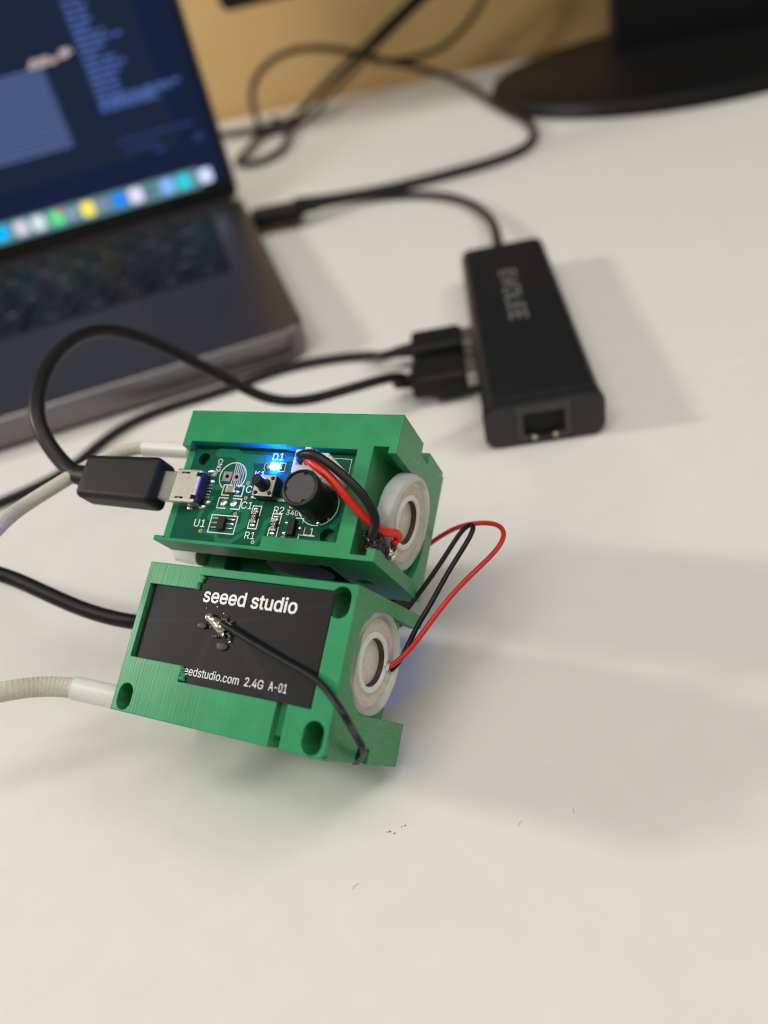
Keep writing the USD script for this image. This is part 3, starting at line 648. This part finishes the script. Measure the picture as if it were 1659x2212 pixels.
# ------------------------------------------------------------------ beige braided cables with white plugs
def braided(label, pts_plug, pts_cord, rp, rc, group=None):
    t = Thing('braided_cable', label, 'cable', pts_plug[0], group=group)
    t.add('plug', tube(np.linspace(pts_plug[0], pts_plug[1], 6), rp, 28), 'whiteplug', world=True, smooth=50)
    t.add('braided_cord', tube(spline(pts_cord, 60), rc, 64, braid=.045, turns=3.6), 'braid', world=True, smooth=True)
    return t
zu = (loc(uR, uo, (0, 3, 12)) - EYE) @ FWD
q0, q1 = px(408, 974, zu), px(310, 969, zu + 1)
braided('beige braided cable with a white plug behind the micro plug', [q0, q1], [px(316, 969, zu + 1), px(282, 971, zu + 1), px(232, 988, zu), px(170, 1020, zu - 3), px(110, 1056, zu - 6), px(50, 1094, zu - 10), px(0, 1135, zu - 18), px(-60, 1200, zu - 22)], 1.75, 1.5)
zb = (loc(lR, lo_, (0, 24, 11)) - EYE) @ FWD
q0, q1 = px(262, 1508, zb - 1), px(160, 1486, zb - 1)
braided('beige braided cable with a white plug in the end of the antenna box', [q0, q1], [px(166, 1488, zb - 1), px(130, 1484, zb - 1), px(80, 1484, zb - 2), px(30, 1490, zb - 4), px(-20, 1500, zb - 5), px(-80, 1520, zb - 6)], 2.4, 2.0)
wp = Thing('white_plug', 'short white plug in the dark gap between the two green boxes', 'plug', loc(uR, uo, (2, 27, 16)))
wp.add('plug_body', place(cyl((-5.0, 26.8, 15.5), (1.0, 27.2, 15.5), 2.2, n=32), uR, uo), 'whiteplug', world=True, smooth=50)

# ------------------------------------------------------------------ laptop
lc = desk(659, 702, 13.5)
fl_, sd_ = desk(0, 917, 13.5) - lc, desk(545, 440, 13.5) - lc
a1 = math.atan2(-fl_[1], -fl_[0]); a2 = math.atan2(sd_[1], sd_[0]) - math.pi / 2
yaw = .35 * a1 + .65 * a2
RL = Ro.from_euler('z', yaw).as_matrix()
lap = Thing('laptop', 'open grey laptop with a dark blue screen', 'laptop', np.r_[lc[:2], 0], RL)
LW, LD = 312.0, 216.0                      # local: x from -LW (left) to 0 (right side), y from 0 (front) to LD
c = m3.Manifold.cylinder(10.0, 9.0, 9.5, 40)
base = m3.Manifold.batch_hull([q.translate((x, y, 0)) for x in (-LW + 9.6, -9.6) for y in (9.6, LD - 9.6) for q in (m3.Manifold.cylinder(8.8, 9.3, 9.6, 40).translate((0, 0, 4.0)), m3.Manifold.cylinder(2.2, 8.4, 9.0, 40).translate((0, 0, 2.0)), m3.Manifold.cylinder(.7, 9.6, 9.0, 40).translate((0, 0, 12.8)))])
base -= rbx(-LW + 19, 86, 12.6, -19, 199, 20, .5, 8)
base -= bx(-LW + 92, 3, 13.35, -92, 80, 20)
lap.add('base', base, 'aluminium', smooth=40)
lap.add('key_well', bx(-LW + 19.2, 86.2, 12.3, -19.2, 198.8, 12.65), 'keywell')
lap.add('trackpad', bx(-LW + 92.4, 3.4, 13.0, -92.4, 79.6, 13.42), 'aluminium')
rows = [('zxcvbnm,./', 1), ]
ROWS = [(['fn', 'ctrl', 'opt', 'cmd', ' ', 'cmd', 'opt', '<', 'v', '>'], [1, 1, 1, 1.3, 5.2, 1.3, 1, 1, 1, 1]),
        (['shift'] + list('ZXCVBNM,./') + ['shift'], [2.35] + [1] * 10 + [2.2]),
        (['caps'] + list('ASDFGHJKL;\'') + ['return'], [1.8] + [1] * 11 + [1.75]),
        (['tab'] + list('QWERTYUIOP[]\\'), [1.55] + [1] * 13),
        (['`'] + list('1234567890-=') + ['delete'], [1] * 13 + [1.55]),
        (['esc'] + ['F%d' % k for k in range(1, 13)] + ['O'], [1.5] + [1] * 13)]
glyph = {}
ky = 87.2
for labels, widths in ROWS:
    unit = (LW - 2 * 20.4) / sum(widths); x = -LW + 20.4
    for s_, w_ in zip(labels, widths):
        k0, k1 = x + 1.2, x + w_ * unit - 1.2
        K = lap.add('key', rbx(k0, ky + .6, 12.7, k1, ky + 16.4, 13.9, .5, 6), 'key')
        if s_.strip() and k0 > -215:
            if s_ not in glyph:
                glyph[s_] = meshkit.text_mesh(s_, 3.6 if len(s_) == 1 else 2.2, .05)
            g = glyph[s_]
            gv = np.array(g.vertices); gv[:, 0] -= gv[:, 0].mean(); gv[:, 1] -= gv[:, 1].mean()
            lap.add('key_legend', trimesh.Trimesh(gv + [(k0 + k1) / 2, ky + 8.4, 13.91], g.faces, process=False), 'legend', K)
        x += w_ * unit
    ky += 18.5
# lid: hinge line at the back, opened beyond upright
hz = 13.0
hy = LD - 6
hinge = lap.w((0, hy, hz))
def lid_err(a):
    tip = lap.w((0, hy + 214 * math.cos(a), hz + 214 * math.sin(a)))
    e = np.array([tip - EYE]) @ CAM; f_ = np.array([hinge - EYE]) @ CAM
    P = lambda q: np.array([CX + FPX * q[0] / q[2], CY + FPX * q[1] / q[2]])
    A_, B_ = P(f_[0]), P(e[0])
    t_ = (0 - A_[1]) / (B_[1] - A_[1]); return A_[0] + t_ * (B_[0] - A_[0]), A_
best = min(np.radians(np.arange(55, 110, .5)), key=lambda a: abs(lid_err(a)[0] - 388))
ca, sa = math.cos(best), math.sin(best)
RLid = np.stack([[1, 0, 0], [0, ca, sa], [0, -sa, ca]], 1)
LID = lambda t: place(t, RLid, (0, hy, hz))      # local: x, y up the lid, z towards the back (0 = glass face is z<0 side towards the user)
RLid = np.stack([[1.0, 0, 0], [0, ca, sa], [0, sa, -ca]], 1)  # z towards the user is negative
RLid = np.stack([[1.0, 0, 0], [0, ca, sa], [0, -sa, ca]], 1)
# with x right and y up the lid, z = x cross y points towards the user
lidm = m3.Manifold.batch_hull([m3.Manifold.cylinder(3.6, 8, 8, 32).translate((x, y, -4.2)) for x in (-LW + 8, -8) for y in (9, 206)])
L_ = lap.add('lid', LID(lidm), 'aluminium', smooth=40)
lap.add('screen_bezel', LID(rbx(-LW + 1.6, 2.0, -.65, -1.6, 212, -.35, .1, 6)), 'bezel')
S = lap.add('screen', LID(bx(-LW + 5.0, 13.0, -.34, -5.0, 207, -.25)), 'screen')
lap.add('screen_window', LID(bx(-LW + 5.0, 36.0, -.245, -24.0, 207, -.235)), 'screen2', S)
def scr(x, y):                             # the point of the screen seen at (x, y), in the lid's own x, y
    o = lap.w((0, hy, hz)); n = RL @ RLid @ np.array([0, 0, 1.0])
    dd = CAM @ np.array([(x - CX) / FPX, (y - CY) / FPX, 1.0])
    q = EYE + dd * ((o - EYE) @ n / (dd @ n)) - o
    q = (RL @ RLid).T @ q
    return q[0], q[1]
def lines_on_screen(rows, z, name, mat):   # rows: (x0, x1, y, height) in lid mm; each row broken into words
    r = np.random.default_rng(11); m = []
    for x0, x1, y, h in rows:
        x = x0
        while x < x1:
            w_ = min(r.uniform(2.5, 9), x1 - x)
            m.append(bx(x, y, z, x + w_, y + h, z + .006)); x += w_ + r.uniform(.8, 1.6)
    if m: lap.add(name, LID(join(*m)), mat, S)
xa, yt = scr(168, 2); xb_, yb_ = scr(218, 235)
nrow = 17
rr_ = np.random.default_rng(3)
step = (yt - yb_) / (nrow - 1)
wid = [9, 12, 10, 13, 9, 16, 24, 14, 10, 18, 22, 18, 14, 14, 14, 46, 31]
lines_on_screen([(xb_, xb_ + wid[k], yt - step * k, step * .55) for k in range(nrow)], -.22, 'screen_lettering', 'code')
lines_on_screen([(xb_ + 1, xb_ + 41, yt - step * 15.55, step * .4), (xb_, xb_ + 33, yt - step * 16.6, step * .45)], -.22, 'screen_lettering', 'code')
bx1, by1 = scr(95, 140); _, by0 = scr(122, 326)
lap.add('screen_block', LID(bx(-LW + 5.2, by0, -.23, bx1, by1, -.222)), 'block', S)
nl = 17
lap.add('screen_lettering', LID(join(*[bx(-LW + 6, by0 + (by1 - by0) * (k + .2) / nl, -.218, bx1 - 1.5, by0 + (by1 - by0) * (k + .62) / nl, -.214) for k in range(nl)])), 'blockline', S)
pxx, pyy = scr(62, 150); px2, py2 = scr(155, 110)
hh = abs(py2 - pyy) / 3.6
lines_on_screen([(pxx, pxx + 17, pyy, hh), (pxx + 1, pxx + 22, pyy + 1.6 * hh, hh), (pxx + 2, pxx + 12, pyy + 3.2 * hh, hh), (px2 - 7, px2, py2 - .6 * hh, 1.1 * hh), (px2 - 6, px2 - 1, py2 + 1.2 * hh, hh)], -.22, 'screen_lettering', 'codepink')
dx0, dy0 = scr(255, 312); dx1, dy1 = scr(442, 300)
lines_on_screen([(dx0, dx0 + 44, dy0, 1.8), (dx0 + 3, dx0 + 22, dy0 - 5, 1.8), (dx1 - 5, dx1 - 1, dy1, 4.0), (dx0 + 18, dx0 + 26, dy0 - 9, 2)], -.22, 'screen_lettering', 'codedim')
kx0, ky0 = scr(2, 530); kx1, ky1 = scr(470, 385)
dky = (scr(190, 452)[1] + scr(362, 402)[1]) / 2
ICON = [(5, 510, (0.0, .45, .95), 0), (48, 497, (.62, .58, .70), 0), (87, 490, (.60, .72, .72), 0), (125, 474, (.10, .72, .25), 0), (155, 463, (.28, .34, .50), 1), (190, 452, (.95, .76, .12), 0), (221, 443, (.25, .22, .40), 1),
        (258, 430, (.02, .22, .85), 0), (293, 420, (.75, .68, .88), 0), (325, 412, (.10, .16, .20), 1), (362, 402, (.22, .45, .95), 0), (397, 390, (.02, .58, .66), 0), (442, 372, (.62, .70, .95), 0)]
ih = abs(scr(190, 434)[1] - scr(190, 470)[1]) * .46
lap.add('screen_dock', LID(prism(sbox(-LW + 6, dky - ih * 1.45, scr(430, 380)[0], dky + ih * 1.35).buffer(-1).buffer(1), -.232, -.226)), 'dock', S)
for k, (ix, iy, colr, small) in enumerate(ICON):
    cx_, cy_ = scr(ix, iy)
    q = ih * (.62 if small else 1.0)
    nm = 'screen_icon_%d' % k
    M[nm] = emitter(nm, colr, 1.15)
    lap.add('screen_icon', LID(prism(sbox(cx_ - q, dky - q, cx_ + q, dky + q).buffer(-q * .4).buffer(q * .4), -.222, -.214)), nm, S)
M['badge'] = emitter('screen_badge_red', (.75, .12, .12), 1.0)
cx_, cy_ = scr(125, 474)
lap.add('screen_badge', LID(prism(Point(cx_ + ih * .7, dky + ih * .8).buffer(ih * .4), -.21, -.206)), 'badge', S)

# ------------------------------------------------------------------ monitor on its round base
c_ = [desk(1070, 190, 3)[:2], desk(1150, 247, 3)[:2], desk(1655, 191, 3)[:2]]
A_ = np.array([[2 * (c_[1] - c_[0])[0], 2 * (c_[1] - c_[0])[1]], [2 * (c_[2] - c_[0])[0], 2 * (c_[2] - c_[0])[1]]])
mc = np.linalg.solve(A_, [c_[1] @ c_[1] - c_[0] @ c_[0], c_[2] @ c_[2] - c_[0] @ c_[0]])
mr = np.linalg.norm(c_[0] - mc)
mo = Thing('monitor', 'black monitor standing on a round black base at the back of the desk', 'monitor', np.r_[mc, 0], RD)
mo.add('base', rev([(0, 0), (mr - 3, 0), (mr, 2), (mr, 5), (mr - 2, 8.5), (mr - 14, 11), (0, 14)], 96), 'monitor', smooth=40)
colx = (desk(1294, 70, 12)[:2] - mc) @ ed[:2]
mo.add('column', rbx(colx, 12, 10, colx + 150, 40, 330, 3), 'monitor')

def wall(x, y, off):                       # seen at (x, y), so far in front of the tan board
    n = np.array([en[0], en[1], 0]); o = ey + n * (14 - off)
    dd = CAM @ np.array([(x - CX) / FPX, (y - CY) / FPX, 1.0])
    return EYE + dd * ((o - EYE) @ n / (dd @ n))
mp_ = np.array([mc[0], mc[1], 0]) - np.r_[en[:2], 0] * 5
dd = CAM @ np.array([(474 - CX) / FPX, (30 - CY) / FPX, 1.0])
corner = EYE + dd * ((mp_ - EYE) @ np.r_[en[:2], 0] / (dd @ np.r_[en[:2], 0]))
cl_ = RD.T @ (corner - mo.o)
mo.add('panel', rbx(cl_[0], cl_[1], cl_[2], cl_[0] + 620, cl_[1] + 34, cl_[2] + 330, 6), 'monitor')

# ------------------------------------------------------------------ cables at the back of the desk
ce = Thing('black_cable', 'black cable from the laptop past the round base, curling up against the tan board', 'cable', desk(690, 430, 0))
pth = [desk(640, 436, 4), desk(700, 430, 4), desk(790, 416, 3), desk(870, 400, 3), desk(960, 378, 3), desk(1060, 350, 3), desk(1128, 322, 3), desk(1154, 292, 3), desk(1138, 262, 3), desk(1092, 238, 3), desk(1040, 206, 4),
       wall(960, 164, 70), wall(890, 143, 60), wall(825, 130, 55), wall(760, 113, 50), wall(690, 104, 50), wall(620, 114, 55), wall(566, 150, 65), wall(545, 196, 80), desk(552, 250, 6), desk(556, 290, 3), desk(530, 330, 3), desk(515, 352, 3), desk(552, 352, 3), desk(603, 326, 3), desk(622, 292, 3), desk(612, 266, 4), desk(590, 258, 5)]
ce.add('cord', tube(spline(pth), 2.7, 14), 'cord', world=True)
cg = Thing('black_cable', 'straight black cable rising to the right in front of the tan board', 'cable', desk(505, 287, 0))
pth = [desk(470, 290, 3), desk(540, 283, 3), desk(600, 270, 3), desk(636, 255, 6), wall(690, 196, 55), wall(750, 138, 45), wall(820, 70, 40), wall(890, 2, 40), wall(960, -70, 40)]
cg.add('cord', tube(spline(pth), 3.0, 14), 'cord', world=True)
ch = Thing('black_cable', 'second thinner black cable close below the straight rising one', 'cable', desk(640, 268, 0))
pth = [desk(560, 296, 3), desk(630, 276, 3), desk(668, 254, 6), wall(716, 202, 50), wall(770, 146, 40), wall(835, 76, 38), wall(905, 8, 38), wall(970, -60, 38)]
ch.add('cord', tube(spline(pth), 2.4, 14), 'cord', world=True)
ci = Thing('black_cable', 'black cable bending upwards between the rising cables and the monitor base', 'cable', wall(832, 132, 30))
pth = [wall(800, 131, 34), wall(850, 131, 30), wall(905, 122, 30), wall(960, 98, 30), wall(1005, 56, 30), wall(1040, 4, 30), wall(1060, -60, 30)]
ci.add('cord', tube(spline(pth), 2.6, 14), 'cord', world=True)

# ------------------------------------------------------------------ what carries the upper box, and dirt on the desk
R2D = Ro.from_euler('z', math.atan2(uR[1, 0], uR[0, 0])).as_matrix()
sb = loc(uR, uo, (24, 24, D))
low_ = min(loc(uR, uo, q)[2] for q in ((4, 24, D), (40, 24, D)))
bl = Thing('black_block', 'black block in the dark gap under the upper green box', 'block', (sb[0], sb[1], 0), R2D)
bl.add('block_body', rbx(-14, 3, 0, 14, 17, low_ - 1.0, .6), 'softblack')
cr, ln_ = [], []
r_ = np.random.default_rng(5)
for x, y, s_ in ((842, 1796, .18), (852, 1800, .15), (836, 1797, .1), (875, 1783, .16), (868, 1786, .11)):
    cr.append(blob(desk(x, y, .06), s_, int(x), .5, 2, 1, (1.3, 1, .5)))
for x, y, l_, a in ((1123, 1780, 1.2, 40), (768, 1915, 1.4, 30), (1240, 1750, 1.1, 75)):
    p_ = desk(x, y, .08); dv = np.array([math.cos(math.radians(a)), math.sin(math.radians(a)), 0])
    ln_.append(tube(spline([p_ - dv * l_ / 2, p_ + np.array([-dv[1], dv[0], 0]) * l_ * .15, p_ + dv * l_ / 2], 5), .05, 6))
k_ = Thing('crumbs', 'few dark crumbs and lint fibres scattered on the white desk', 'crumbs', desk(842, 1796, 0), kind='stuff')
k_.add('crumb', join(*cr), 'crumb', world=True)
k_.add('lint_fibre', join(*ln_), 'lint', world=True)
